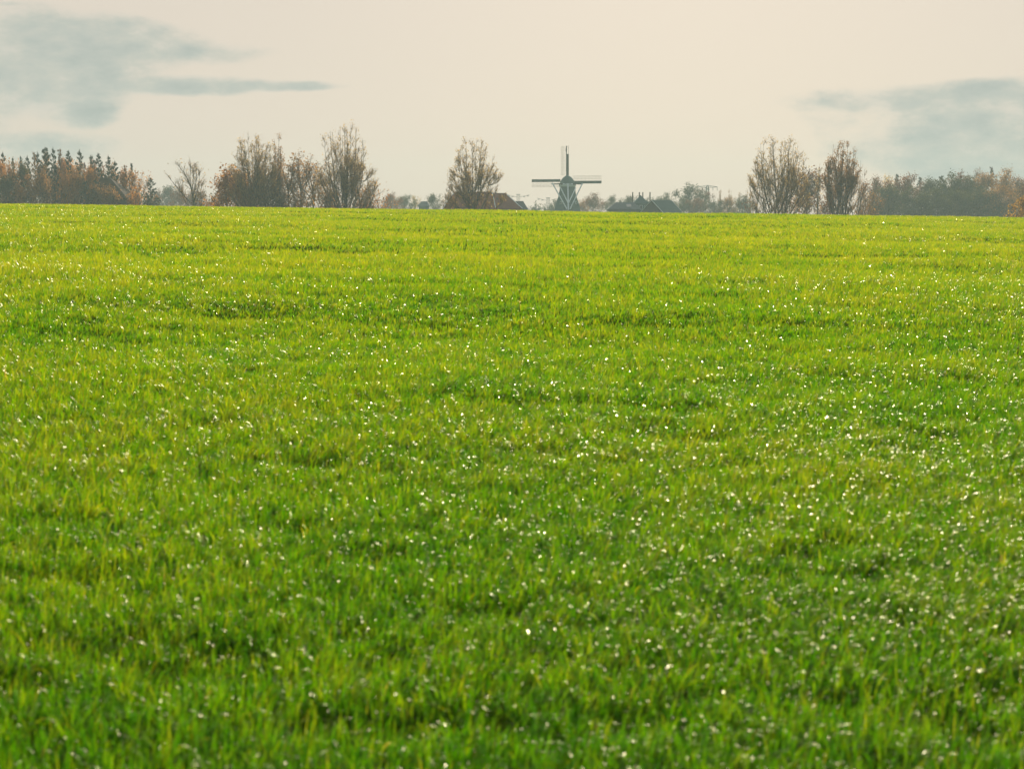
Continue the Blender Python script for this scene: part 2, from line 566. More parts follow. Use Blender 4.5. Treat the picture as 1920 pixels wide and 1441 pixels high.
def pine(seed, H, W, clear=.40, n=34, needles=13, open_=.75, tip=1.0, up=.22, ln=.42):
    """conifer: straight stem, short irregular branches with needle clumps"""
    T = Tree(seed); g = T.rng
    T.poly([(0, 0, -.3), (.05 * g.normal(), 0, H * .35), (.15 * g.normal(), 0, H * .7), (0, 0, H)], .014 * H, .0025 * H, 6)
    for k in range(n):
        f = (k + g.uniform(0, 1)) / n
        z = H * (clear + (.985 - clear) * f)
        prof = (1 - f) ** (.62 * tip) * (.55 + .45 * min(1, f * 4)) + .05
        L = W / 2 * prof * g.uniform(.25, 1.4)
        phi = 2.4 * k + g.uniform(-.5, .5)
        d = np.array([math.cos(phi), math.sin(phi), up + .35 * f])
        bp, bd = T.limb((0, 0, z), d, L, .0035 * H, .001 * H, 3, .12, .06, 3)
        m = max(2, int(L * 2.6 * open_) + 1)
        for q in range(m):
            t = (1 - g.uniform(0, .75) ** 1.6) * 2.99
            i = min(int(t), 2)
            c = bp[i] + (bp[i + 1] - bp[i]) * (t - i)
            dirs = nrm(g.normal(0, 1, (needles, 3)) + bd[i] * .6 + UP * .25)
            T.tw.append((np.repeat(c[None], needles, 0) + g.normal(0, .12, (needles, 3)), dirs * (ln * g.uniform(.5, 1.2, needles))[:, None], np.full(needles, .055), g.uniform(0, 1, needles)))
    c = np.array([[0, 0, H]])
    dirs = nrm(g.normal(0, .5, (22, 3)) + UP)
    T.tw.append((np.repeat(c, 22, 0) - g.uniform(0, 1, (22, 1)) * UP * .08 * H, dirs * .6, np.full(22, .05), g.uniform(0, 1, 22)))
    return T.meshes()


def bush(seed, H, W, leaf=900, size=.2, twig=1.0, stems=11):
    T = Tree(seed); g = T.rng
    ends = []
    for k in range(stems):
        phi = g.uniform(0, 6.28)
        sp = g.uniform(.1, 1)
        o = np.array([math.cos(phi) * sp * W / H * .75, math.sin(phi) * sp * W / H * .75, 1])
        L = H * g.uniform(.7, 1.0) * (1.05 - .35 * sp) * np.linalg.norm(o)
        L = min(L, H * 1.15)
        bp, bd = T.limb((math.cos(phi) * .1 * W, math.sin(phi) * .1 * W, -.2), o, L, .012 * H, .003 * H, 6, .12, .04, 4)
        for q in range(8):
            i = g.integers(1, 6)
            s2, d2 = T.limb(bp[i], bd[i] + g.normal(0, .7, 3), .3 * H * g.uniform(.4, 1), .004 * H, .0015 * H, 3, .15, .08, 3)
            ends.append(T.twigs(s2, d2, int(9 * twig), .12 * H, .6, .2, .016)); ends.append(s2[1:])
    if leaf: T.leaves(np.concatenate(ends), leaf, .05 * H + .1, size)
    return T.meshes()


TREES = {}


def plant(name, px, py, D, protos, mat, label, cat, group, wpx=None, key=None, rz=None, dy=0, hk=1.0):
    """stand a tree so that its top is seen at (px, py): protos = (mesh pair, H, W)"""
    (trunk, crown), H, W = protos
    p = at(px, py, D)
    z0 = gz(p.x, D)
    e = empty(name, (p.x, D, z0), 0)
    h = (p.z - z0) * hk
    w = (wpx / F * D) if wpx else W * h / H
    rr = random.Random(int(px * 7 + D))
    ang = rr.uniform(0, 6.28) if rz is None else rz
    sx = w / W; sz = h / H
    for nm, me, m in (('trunk', trunk, BARK), ('crown', crown, TREE_MATS[mat])):
        if len(me.materials) and me.materials[0] != m:
            kk = (me.name, mat)
            if kk not in TREES:
                c = me.copy(); c.materials.clear(); c.materials.append(m); TREES[kk] = c
            me = TREES[kk]
        o = obj(nm, me, m, e)
        o.rotation_euler = (0, 0, ang)
        o.scale = (sx, sx, sz)
    tag(e, label, cat, group)
    return e


def span(px, py, D):
    p = at(px, py, D)
    return p.z - gz(p.x, D)


# --- the large bare trees, each grown for its own place
def big(name, px, py, D, wpx, maker, mat, label, cat='tree', group='tall bare trees along the field edge', **kw):
    H = span(px, py, D)
    W = wpx / F * D
    return plant(name, px, py, D, (maker(kw.pop('seed'), H, W, **kw), H, W), mat, label, cat, group, rz=0)


big('poplar_tree', 474, 243, 300, 88, poplar, 'twig', 'tall grey bare poplar rising out of the orange thicket', seed=3, limbs=15, leaf=3600, low=9, lean=.75)
big('poplar_tree', 519, 250, 304, 24, poplar, 'brown', 'narrow brown-leaved poplar squeezed against the grey poplar above the orange thicket', seed=8, limbs=5, leaf=2200, plume=1.6, low=2, sub=3)
big('poplar_tree', 646, 231, 292, 104, poplar, 'twig', 'largest bare tree, broad fan of limbs topped by dense upright plumes', seed=14, limbs=16, leaf=3600, low=8, lean=.85, sub=4)
big('poplar_tree', 886, 257, 290, 104, poplar, 'twig', 'bare forked tree standing alone in front of the red farm roof', seed=23, limbs=12, leaf=2800, fork=.20, low=6, lean=.8)
big('poplar_tree', 1462, 253, 300, 110, poplar, 'twig', 'wide rounded bare tree on two stems beside the rust-coloured tree', seed=31, limbs=16, leaf=4600, stems=2, low=6, lean=.82)
big('poplar_tree', 1580, 258, 310, 66, poplar, 'brown', 'columnar brown tree of tight upright plumes beside the dark wood', seed=44, limbs=13, leaf=8000, stems=2, plume=1.7, low=5, dens=1.1, lean=.85, sub=4)
big('bare_tree', 1607, 296, 316, 66, poplar, 'twig', 'thin bare tree leaning out behind the columnar brown tree', seed=47, limbs=4, leaf=60, low=6, dens=.8, lean=.8, sub=2)
big('bare_tree', 366, 306, 320, 80, broadleaf, 'twig', 'low wide-spreading leafless tree alone between two woods', seed=52, bole=.30, leaf=260, size=.16, twig=1.5, spread=.5, nl=11, lean=-.07)
big('slender_tree', 1536, 303, 330, 16, poplar, 'twig', 'slender pale sapling in the gap beside the columnar brown tree', seed=61, limbs=3, leaf=200, plume=1.4, low=1, sub=2, dens=.7)

big('autumn_tree', 424, 318, 308, 66, broadleaf, 'orange', 'rounded bright orange tree at the foot of the grey poplar', group='autumn trees of the middle thicket', seed=71, leaf=3600, size=.24, bole=.12, nl=12, jit=.6)
big('autumn_tree', 455, 322, 306, 54, broadleaf, 'orange', 'orange-brown tree crowded under the limbs of the grey poplar', group='autumn trees of the middle thicket', seed=72, leaf=2600, size=.24, bole=.12, nl=11, jit=.6)
big('autumn_tree', 496, 318, 306, 52, broadleaf, 'brown', 'dull brown leafy tree under the narrow brown poplar', group='autumn trees of the middle thicket', seed=73, leaf=2600, size=.24, bole=.12, nl=11, jit=.5)
big('autumn_tree', 539, 291, 316, 36, broadleaf, 'brown', 'brown half-bare tree with sky showing through beside the narrow poplar', group='autumn trees of the middle thicket', seed=74, leaf=1100, size=.22, bole=.3, nl=10, spread=.55)
big('autumn_tree', 563, 284, 318, 30, broadleaf, 'brown', 'taller of the brown half-bare trees, pointed top in the thicket gap', group='autumn trees of the middle thicket', seed=75, leaf=1100, size=.22, bole=.3, nl=10, spread=.45)
big('autumn_tree', 586, 296, 316, 32, broadleaf, 'brown', 'brown half-bare tree touching the largest bare tree', group='autumn trees of the middle thicket', seed=76, leaf=900, size=.22, bole=.3, nl=10, spread=.55)
big('shrub', 676, 330, 298, 48, bush, 'brown', 'dense brown thicket at the right foot of the largest bare tree', cat='shrub', group='shrubs along the field edge', seed=77, leaf=1500, size=.2)
big('shrub', 702, 359, 296, 40, bush, 'orange', 'low russet bush sticking out beyond the largest bare tree', cat='shrub', group='shrubs along the field edge', seed=78, leaf=1100, size=.18)
big('shrub', 618, 340, 296, 60, bush, 'brown', 'brown brushwood around the left foot of the largest bare tree', cat='shrub', group='shrubs along the field edge', seed=79, leaf=1500, size=.2)
big('shrub', 552, 345, 312, 60, bush, 'brown', 'dark brown brushwood below the half-bare brown trees', cat='shrub', group='shrubs along the field edge', seed=80, leaf=1700, size=.2)
big('shrub', 508, 350, 304, 50, bush, 'green', 'dull green undergrowth below the narrow brown poplar', cat='shrub', group='shrubs along the field edge', seed=81, leaf=1700, size=.2)
big('shrub', 392, 356, 316, 40, bush, 'green', 'dull green shrub between the spreading bare tree and the orange tree', cat='shrub', group='shrubs along the field edge', seed=82, leaf=1200, size=.18)
big('shrub', 846, 349, 300, 44, bush, 'twig', 'bare grey-brown shrub at the left foot of the lone forked tree', cat='shrub', group='shrubs along the field edge', seed=83, leaf=150, size=.14, twig=1.6)
big('shrub', 906, 370, 296, 46, bush, 'brown', 'thin brown brush under the lone forked tree, in front of the red roof', cat='shrub', group='shrubs along the field edge', seed=84, leaf=120, size=.12, twig=.5, stems=8)
big('shrub', 1425, 352, 330, 50, bush, 'rust', 'reddish brush at the left foot of the two-stemmed bare tree', cat='shrub', group='shrubs along the field edge', seed=85, leaf=400, size=.18, twig=1.3)
big('autumn_tree', 1515, 322, 400, 62, broadleaf, 'rust', 'rounded rust-coloured tree between the two big right-hand bare trees', group='autumn trees of the middle thicket', seed=86, leaf=3400, size=.3, bole=.15, nl=13, jit=.7)
big('shrub', 1560, 352, 340, 56, bush, 'rust', 'reddish brush at the foot of the columnar brown tree', cat='shrub', group='shrubs along the field edge', seed=87, leaf=900, size=.18, twig=1.3)
big('shrub', 1480, 356, 340, 60, bush, 'brown', 'brown brush under the two-stemmed bare tree', cat='shrub', group='shrubs along the field edge', seed=88, leaf=500, size=.18, twig=1.3)
big('shrub', 1624, 352, 345, 52, bush, 'brown', 'brown brush where the columnar tree meets the dark wood', cat='shrub', group='shrubs along the field edge', seed=89, leaf=1200, size=.18, twig=1.3)
big('autumn_tree', 1923, 366, 250, 28, broadleaf, 'yellow', 'small golden-leaved tree at the field edge before the dark wood', group='autumn trees of the middle thicket', seed=90, leaf=1500, size=.17, bole=.15, nl=10, jit=.3)

# --- shared shapes for the woods
PINES = [(pine(101 + k, 18, w, c, n, 13, op, tp), 18, w) for k, (w, c, n, op, tp) in enumerate(
    ((6.5, .34, 60, 1.6, 1.0), (4.4, .42, 36, 1.7, .8), (6.0, .35, 42, 1.5, .9), (4.8, .42, 36, 1.7, 1.0)))]
LARCH = [(pine(121 + k, 18, 4.6, .22, 70, 10, 1.1, .7, .45, .36), 18, 4.6) for k in range(2)]
ROUND = [(broadleaf(131 + k, 14, 9, .18, 4600, .23, .7, .06, .7, .6, 11), 14, 9) for k in range(4)]
OPENR = [(broadleaf(141 + k, 14, 8, .25, 1100, .25, 1.2, .06, .6, .4, 10), 14, 8) for k in range(2)]
SHRUB = [(bush(151 + k, 5, 7, 1500, .24), 5, 7) for k in range(3)]
COLUMN = [(poplar(161 + k, 15, 2.6, 5, .08, .4, 1200, 2.0, .7, 1, 1, 2), 15, 2.6) for k in range(2)]
SPRUCE = [(pine(171, 16, 6, .10, 70, 13, 1.0, 1.15, -.05, .5), 16, 6)]

GL = 'trees of the pine wood'
for px, py, D, pr, mat, w, nm, lab in (
    (5, 286, 352, PINES[1], 'pine', 18, 'pine_tree', 'slim dark pine top above orange foliage at the photo\'s left edge'),
    (-14, 300, 350, ROUND[0], 'orange', 44, 'autumn_tree', 'orange tree cut off by the left edge of the photo'),
    (16, 299, 346, ROUND[1], 'orange', 44, 'autumn_tree', 'orange broad tree just inside the left edge of the photo'),
    (24, 296, 368, PINES[3], 'pine', 20, 'pine_tree', 'thin faint pine behind the orange broad tree'),
    (38, 293, 370, PINES[3], 'pine', 17, 'pine_tree', 'thin-needled pine with a see-through top, second from the wood\'s left end'),
    (40, 311, 342, ROUND[2], 'green', 40, 'broadleaf_tree', 'dull green leafy tree below the thin-needled pines'),
    (51, 293, 356, PINES[1], 'pine', 18, 'pine_tree', 'short round-headed pine next to the yellow larch'),
    (64, 287, 350, LARCH[0], 'yellow', 26, 'larch_tree', 'golden yellow larch, brightest tree of the pine wood'),
    (70, 286, 362, PINES[1], 'pine', 18, 'pine_tree', 'thin pine spire just behind the golden larch'),
    (85, 278, 346, PINES[0], 'pine', 44, 'pine_tree', 'highest and broadest dark pine of the wood'),
    (99, 278, 354, PINES[1], 'pine', 20, 'pine_tree', 'narrow pine close to the broadest dark pine'),
    (112, 281, 350, LARCH[1], 'brown', 24, 'larch_tree', 'tall brown larch between two pines'),
    (128, 283, 348, PINES[2], 'pine', 34, 'pine_tree', 'open-crowned pine beside the tall brown larch'),
    (149, 282, 350, PINES[1], 'pine', 23, 'pine_tree', 'narrow pine pole with a clear sky gap on its right'),
    (158, 306, 346, LARCH[0], 'rust', 20, 'larch_tree', 'short pinkish larch in the dip between narrow pines'),
    (170, 292, 352, PINES[3], 'pine', 23, 'pine_tree', 'pine with an oval head standing right of the pinkish larch'),
    (184, 288, 346, PINES[2], 'pine', 36, 'pine_tree', 'spreading pine with pointed leader and dark bare stem below'),
    (203, 293, 350, PINES[3], 'pine', 27, 'pine_tree', 'pine with tiered dark clumps right above the barn roof'),
    (215, 303, 352, PINES[1], 'pine', 25, 'pine_tree', 'last pointed pine over the right slope of the barn roof'),
    (234, 311, 356, LARCH[1], 'orange', 22, 'larch_tree', 'pale orange larch behind the right slope of the barn roof'),
    (246, 306, 358, SPRUCE[0], 'spruce', 26, 'spruce_tree', 'pointed spruce at the right end of the pine wood'),
    (256, 322, 350, OPENR[0], 'orange', 44, 'autumn_tree', 'speckled orange tree in front of the pointed spruce'),
    (282, 334, 344, PINES[2], 'pine', 34, 'pine_tree', 'small crooked pine standing apart at the wood\'s right end'),
    (104, 310, 340, SPRUCE[0], 'spruce', 34, 'spruce_tree', 'dark dense spruce under the broadest pine'),
    (78, 322, 340, ROUND[3], 'brown', 40, 'broadleaf_tree', 'brown shady tree below the golden larch'),
    (126, 320, 340, ROUND[1], 'orange', 34, 'autumn_tree', 'orange tree low between the open-crowned pine\'s stem and the dark spruce'),
    (146, 326, 342, ROUND[0], 'brown', 34, 'broadleaf_tree', 'brown tree low under the narrow pine pole'),
    (166, 318, 344, ROUND[2], 'orange', 34, 'autumn_tree', 'orange tree low under the oval-headed pine'),
    (48, 336, 338, ROUND[3], 'orange', 40, 'autumn_tree', 'low reddish tree sloping in front of the dull green tree'),
    (8, 336, 338, ROUND[2], 'green', 50, 'broadleaf_tree', 'low dark green tree in the bottom left corner of the wood'),
    (90, 302, 366, ROUND[3], 'brown', 40, 'broadleaf_tree', 'brown crown filling the gap behind the broadest dark pine'),
    (120, 304, 368, ROUND[2], 'orange', 44, 'autumn_tree', 'orange crown glowing behind the stems of the open-crowned pine'),
    (143, 306, 366, ROUND[1], 'brown', 36, 'broadleaf_tree', 'brown crown behind the narrow pine pole'),
    (176, 308, 366, ROUND[0], 'rust', 40, 'broadleaf_tree', 'rusty crown behind the oval-headed pine'),
    (204, 316, 366, ROUND[3], 'brown', 40, 'broadleaf_tree', 'brown crown behind the tiered pine above the barn'),
    (228, 324, 364, ROUND[2], 'orange', 36, 'autumn_tree', 'orange crown behind the right slope of the barn'),
    (192, 346, 335, ROUND[1], 'brown', 34, 'broadleaf_tree', 'brown tree standing against the left part of the barn roof'),
    (214, 362, 335, SHRUB[2], 'brown', 40, 'shrub', 'brown bush at the foot of the barn'),
    (160, 340, 334, SPRUCE[0], 'spruce', 36, 'spruce_tree', 'low broad spruce two places left of the barn'),
    (178, 338, 336, SPRUCE[0], 'spruce', 34, 'spruce_tree', 'low dark spruce left of the barn roof'),
    (250, 352, 338, SHRUB[0], 'orange', 40, 'shrub', 'orange bush at the foot of the barn\'s right slope'),
    (284, 362, 342, SHRUB[1], 'green', 34, 'shrub', 'green bush around the stem of the small crooked pine'),
):
    plant(nm, px, py, D, pr, mat, lab, 'shrub' if nm == 'shrub' else 'tree', GL, w)

GR = 'trees of the dark wood'
for px, py, D, pr, mat, w, nm, lab in (
    (1645, 337, 470, ROUND[0], 'rust', 50, 'broadleaf_tree', 'rust-topped tree at the left end of the dark wood'),
    (1666, 331, 500, OPENR[0], 'twig', 26, 'bare_tree', 'pale bare birch peeping over the left end of the dark wood'),
    (1682, 327, 486, PINES[0], 'spruce', 22, 'pine_tree', 'blue-dark pine top over the wood, left of the rust knobs'),
    (1700, 327, 480, ROUND[1], 'rust', 44, 'broadleaf_tree', 'rust-brown knobbly crown next to the blue-dark pine'),
    (1725, 332, 484, SPRUCE[0], 'spruce', 26, 'spruce_tree', 'flat-topped blue-dark conifer over a dip in the wood'),
    (1742, 339, 478, ROUND[2], 'green', 46, 'broadleaf_tree', 'green-brown crown in the dip right of the flat-topped conifer'),
    (1766, 330, 482, PINES[0], 'pine', 36, 'pine_tree', 'broad dark pine head on the right side of the dip'),
    (1783, 331, 476, ROUND[3], 'green', 46, 'broadleaf_tree', 'olive rounded crown right of the broad pine head'),
    (1802, 328, 480, ROUND[0], 'rust', 38, 'broadleaf_tree', 'reddish crown amid the olive crowns'),
    (1818, 330, 474, ROUND[1], 'green', 44, 'broadleaf_tree', 'olive crown just left of the tall wispy birch'),
    (1838, 318, 490, OPENR[1], 'rust', 22, 'birch_tree', 'tall wispy birch standing above the wood'),
    (1860, 314, 486, LARCH[0], 'rust', 26, 'larch_tree', 'highest rusty spire over the right half of the dark wood'),
    (1846, 330, 472, ROUND[2], 'brown', 44, 'broadleaf_tree', 'brown crown between the wispy birch and the rusty spire'),
    (1886, 324, 470, ROUND[3], 'brown', 54, 'broadleaf_tree', 'large rounded brown crown right of the rusty spire'),
    (1912, 332, 474, ROUND[1], 'rust', 40, 'broadleaf_tree', 'reddish crown at the photo\'s right edge'),
    (1930, 350, 400, ROUND[0], 'rust', 24, 'autumn_tree', 'rusty tree cut by the right edge behind the golden tree'),
    (1955, 330, 474, ROUND[2], 'green', 60, 'broadleaf_tree', 'green crown carrying the dark wood on past the reddish edge crown'),
    (1668, 352, 455, ROUND[2], 'green', 52, 'broadleaf_tree', 'lower green tree at the front of the wood, left end'),
    (1712, 356, 452, ROUND[3], 'green', 54, 'broadleaf_tree', 'lower green tree in front of the rust-brown knobbly crown'),
    (1756, 354, 452, ROUND[0], 'green', 58, 'broadleaf_tree', 'lower green tree in front of the dip'),
    (1800, 356, 450, ROUND[1], 'green', 56, 'broadleaf_tree', 'lower dark green tree in front of the reddish crown'),
    (1842, 354, 450, ROUND[3], 'green', 56, 'broadleaf_tree', 'lower green tree in front of the wispy birch'),
    (1876, 352, 448, ROUND[0], 'brown', 50, 'broadleaf_tree', 'lower brown tree in front of the large rounded brown crown'),
):
    plant(nm, px, py, D, pr, mat, lab, 'tree', GR, w)

GF = 'far trees on the skyline'
for px, py, D, pr, mat, w, nm, lab in (
    (734, 365, 560, ROUND[0], 'rust', 34, 'broadleaf_tree', 'rounded hazy reddish tree in the gap right of the russet bush'),
    (758, 366, 580, ROUND[1], 'green', 36, 'broadleaf_tree', 'hazy grey-green tree beside the rounded reddish one'),
    (779, 368, 600, OPENR[0], 'twig', 18, 'bare_tree', 'thin hazy bare tree at the end of the reddish skyline clump'),
    (813, 367, 560, ROUND[2], 'green', 30, 'broadleaf_tree', 'blue-grey rounded tree left of the red farm roof'),
    (1000, 381, 640, SHRUB[0], 'green', 26, 'shrub', 'low hazy bush between the two twin-mast pylons'),
    (1030, 378, 620, SHRUB[1], 'green', 26, 'shrub', 'low hazy bush left of the windmill body'),
    (1042, 374, 630, ROUND[1], 'green', 14, 'broadleaf_tree', 'small hazy tree half hidden by the windmill'),
    (1112, 366, 600, ROUND[3], 'rust', 42, 'broadleaf_tree', 'brownish rounded tree right beside the windmill'),
    (1094, 373, 610, ROUND[1], 'brown', 26, 'broadleaf_tree', 'lower brownish tree touching the windmill\'s right side'),
    (1149, 369, 590, ROUND[0], 'green', 26, 'broadleaf_tree', 'grey-green round tree behind the low skylight roof'),
    (1182, 370, 600, ROUND[2], 'green', 34, 'broadleaf_tree', 'grey-green tree behind the four-chimney villa'),
    (1226, 369, 610, ROUND[1], 'green', 26, 'broadleaf_tree', 'small round tree just right of the villa chimneys'),
    (1249, 365, 600, ROUND[3], 'green', 30, 'broadleaf_tree', 'round green tree behind the barn with white verges'),
    (1294, 349, 590, ROUND[0], 'green', 50, 'oak_tree', 'large domed oak, biggest tree of the skyline beside the pylon'),
    (1318, 356, 600, OPENR[1], 'rust', 34, 'broadleaf_tree', 'looser reddish tree on the domed oak\'s right shoulder'),
    (1350, 353, 640, COLUMN[0], 'brown', 7, 'columnar_poplar', 'thin columnar poplar right of the lattice pylon'),
    (1369, 351, 640, COLUMN[1], 'brown', 9, 'columnar_poplar', 'stoutest columnar poplar of the skyline row'),
    (1387, 358, 650, COLUMN[0], 'brown', 7, 'columnar_poplar', 'short columnar poplar in the middle of the skyline row'),
    (1400, 350, 640, COLUMN[1], 'brown', 7, 'columnar_poplar', 'tallest columnar poplar, left one of the last close pair'),
    (1407, 352, 645, COLUMN[0], 'brown', 5, 'columnar_poplar', 'thinnest columnar poplar, touching the two-stemmed bare tree'),
    (1340, 374, 560, ROUND[1], 'green', 34, 'broadleaf_tree', 'low green tree under the lattice pylon'),
    (1366, 373, 560, ROUND[2], 'brown', 34, 'broadleaf_tree', 'low brown tree under the stoutest columnar poplar'),
    (1392, 370, 560, ROUND[3], 'green', 36, 'broadleaf_tree', 'low blue-green tree under the tallest columnar poplar'),
    (1306, 374, 560, ROUND[0], 'rust', 36, 'broadleaf_tree', 'low reddish tree in front of the domed oak'),
    (1284, 376, 560, ROUND[3], 'green', 30, 'broadleaf_tree', 'low green tree right of the barn with white verges'),
    (300, 353, 640, ROUND[1], 'rust', 34, 'broadleaf_tree', 'faint blue-grey tree behind the small crooked pine'),
    (318, 352, 640, ROUND[2], 'green', 34, 'broadleaf_tree', 'faint blue-grey tree in the gap left of the spreading bare tree'),
    (337, 354, 560, ROUND[3], 'rust', 36, 'broadleaf_tree', 'hazy reddish tree behind the spreading bare tree\'s left limbs'),
    (366, 358, 520, ROUND[0], 'rust', 40, 'broadleaf_tree', 'hazy reddish tree behind the spreading bare tree\'s stem'),
):
    plant(nm, px, py, D, pr, mat, lab, 'shrub' if nm == 'shrub' else 'tree', GF, w)


# --- thick undergrowth that closes the foot of both woods
def undergrowth(name, px0, px1, D0, D1, H, n, mat, label, seed):
    T = Tree(seed); g = T.rng
    D = g.uniform(D0, D1, n)
    x = (g.uniform(px0, px1, n) - 960) / F * D
    hh = H * (.55 + .45 * np.sin(x * .55 + 1.3 * np.sin(x * .21))) * g.uniform(.4, 1.1, n) + .8
    z = zg(x, D)
    k = g.uniform(0, 1, n)
    c = np.stack([x, D, z + hh * k], -1)
    T.lf.append((c, g.uniform(.18, .4, n), g.uniform(0, 1, n)))
    m = n // 9
    b = np.stack([x[:m], D[:m], z[:m]], -1)
    T.tw.append((b, np.stack([g.normal(0, .5, m), g.normal(0, .5, m), hh[:m] * 1.1], -1), np.full(m, .05), g.uniform(0, .4, m)))
    T.wood.append((np.array([[x[0], D[0], z[0] - .2], [x[0], D[0], z[0] + 1]]), np.array([.05, .02]), 3))
    tr, cr = T.meshes()
    o = obj(name, cr, TREE_MATS[mat])
    tag(o, label, 'undergrowth', kind='stuff')


undergrowth('undergrowth', -60, 296, 344, 374, 7.5, 26000, 'green', 'dark tangled undergrowth filling the foot of the pine wood', 201)
undergrowth('undergrowth', 1622, 1990, 454, 500, 10, 26000, 'green', 'dark shrub layer filling the foot of the right-hand wood', 202)
undergrowth('undergrowth', 1290, 1420, 560, 600, 5, 7000, 'green', 'hazy low scrub under the columnar poplar row', 203)


# ------------------------------------------------------------------ buildings
class MB:
    def __init__(s): s.v = []; s.f = []

    def poly(s, pts):
        k = len(s.v); s.v += [tuple(p) for p in pts]; s.f.append(tuple(range(k, k + len(pts)))); return s

    def box(s, c, d, rz=0.0):
        cx, cy, cz = c; k = len(s.v)
        ca, sa = math.cos(rz), math.sin(rz)
        for dz in (-.5, .5):
            for dx, dy in ((-.5, -.5), (.5, -.5), (.5, .5), (-.5, .5)):
                a, b = dx * d[0], dy * d[1]
                s.v.append((cx + a * ca - b * sa, cy + a * sa + b * ca, cz + dz * d[2]))
        for f in ((3, 2, 1, 0), (4, 5, 6, 7), (0, 1, 5, 4), (1, 2, 6, 5), (2, 3, 7, 6), (3, 0, 4, 7)):
            s.f.append(tuple(k + i for i in f))
        return s

    def bar(s, a, b, w, h=None, ref=(0, 0, 1)):
        a, b = Vector(a), Vector(b); h = h or w
        d = (b - a).normalized()
        r = Vector(ref)
        if abs(d.dot(r)) > .95: r = Vector((0, 1, 0))
        x = d.cross(r).normalized() * w / 2; y = x.cross(d).normalized() * h / 2
        k = len(s.v)
        for p in (a, b):
            for q in (-x - y, x - y, x + y, -x + y): s.v.append(tuple(p + q))
        for f in ((3, 2, 1, 0), (4, 5, 6, 7), (0, 1, 5, 4), (1, 2, 6, 5), (2, 3, 7, 6), (3, 0, 4, 7)):
            s.f.append(tuple(k + i for i in f))
        return s

    def prism(s, prof, n, cap=True):
        """rings [(radius, z)] of an n-gon"""
        k = len(s.v)
        for r, z in prof:
            for i in range(n):
                a = (i + .5) / n * 2 * math.pi
                s.v.append((r * math.cos(a), r * math.sin(a), z))
        for j in range(len(prof) - 1):
            for i in range(n):
                a, b = k + j * n + i, k + j * n + (i + 1) % n
                s.f.append((a, b, b + n, a + n))
        if cap:
            s.f.append(tuple(k + (len(prof) - 1) * n + i for i in range(n)))
            s.f.append(tuple(k + n - 1 - i for i in range(n)))
        return s

    def build(s, name, mat, parent=None, loc=None):
        me = bpy.data.meshes.new(name)
        me.from_pydata(s.v, [], s.f)
        me.update(); me.shade_flat()
        o = obj(name, me, mat, parent)
        if loc: o.location = loc
        return o


def tile_mat(name, c1, c2, sz):
    m, nt, out = new_mat(name)
    L = nt.links
    tc = N(nt, 'ShaderNodeTexCoord')
    nz = N(nt, 'ShaderNodeTexNoise', inp={'Scale': .9, 'Detail': 6, 'Roughness': .7})
    L.new(tc.outputs['Object'], nz.inputs['Vector'])
    wv = N(nt, 'ShaderNodeTexWave', wave_type='BANDS', bands_direction='Z', inp={'Scale': sz, 'Distortion': .4})
    L.new(tc.outputs['Object'], wv.inputs['Vector'])
    rp = ramp(nt, [(.3, c1), (.7, c2)], nz.outputs[0])
    b = N(nt, 'ShaderNodeBsdfPrincipled', inp={'Roughness': .95, 'Specular IOR Level': .06})
    L.new(rp.outputs[0], b.inputs['Base Color'])
    bp = N(nt, 'ShaderNodeBump', inp={'Strength': .6, 'Distance': .04})
    L.new(wv.outputs['Fac'], bp.inputs['Height']); L.new(bp.outputs[0], b.inputs['Normal'])
    L.new(b.outputs[0], out.inputs[0])
    return m


RED_TILE = tile_mat('red_roof_tile', (.18, .062, .048), (.26, .098, .072), 1.6)
BROWN_TILE = tile_mat('brown_roof_tile', (.035, .020, .012), (.065, .036, .02), 1.6)
SLATE = tile_mat('dark_slate', (.06, .115, .115), (.10, .165, .16), 1.6)
GREYROOF = tile_mat('grey_roof', (.10, .13, .14), (.16, .19, .20), 1.6)
BRICK = solid('brick_wall', (.20, .10, .07), (.28, .15, .10), 4, .85)
TEALW = solid('teal_boards', (.05, .10, .10), (.08, .14, .14), 2, .7, stretch=(6, 6, .5))
PALE = solid('pale_paint', (.70, .80, .82), (.78, .86, .88), 1.5, .5)
DARKB = solid('dark_boards', (.03, .035, .034), (.06, .065, .06), 3, .8)
GLASS = solid('window_glass', (.05, .06, .07), (.10, .11, .12), 2, .08, spec=.6)
SKYLT = solid('skylight_glass', (.38, .36, .36), (.46, .44, .43), 2, .25, spec=.6)
STEEL = solid('galvanised_steel', (.22, .23, .23), (.32, .33, .33), 2, .5)
MILLP = solid('mill_paint', (.70, .84, .88), (.78, .88, .90), 1.5, .6)
THATCH = solid('thatch', (.06, .122, .118), (.105, .18, .172), 1.6, .95, .6, stretch=(4, 4, .5))
CHIM = solid('chimney_brick', (.05, .04, .035), (.09, .07, .06), 6, .9)


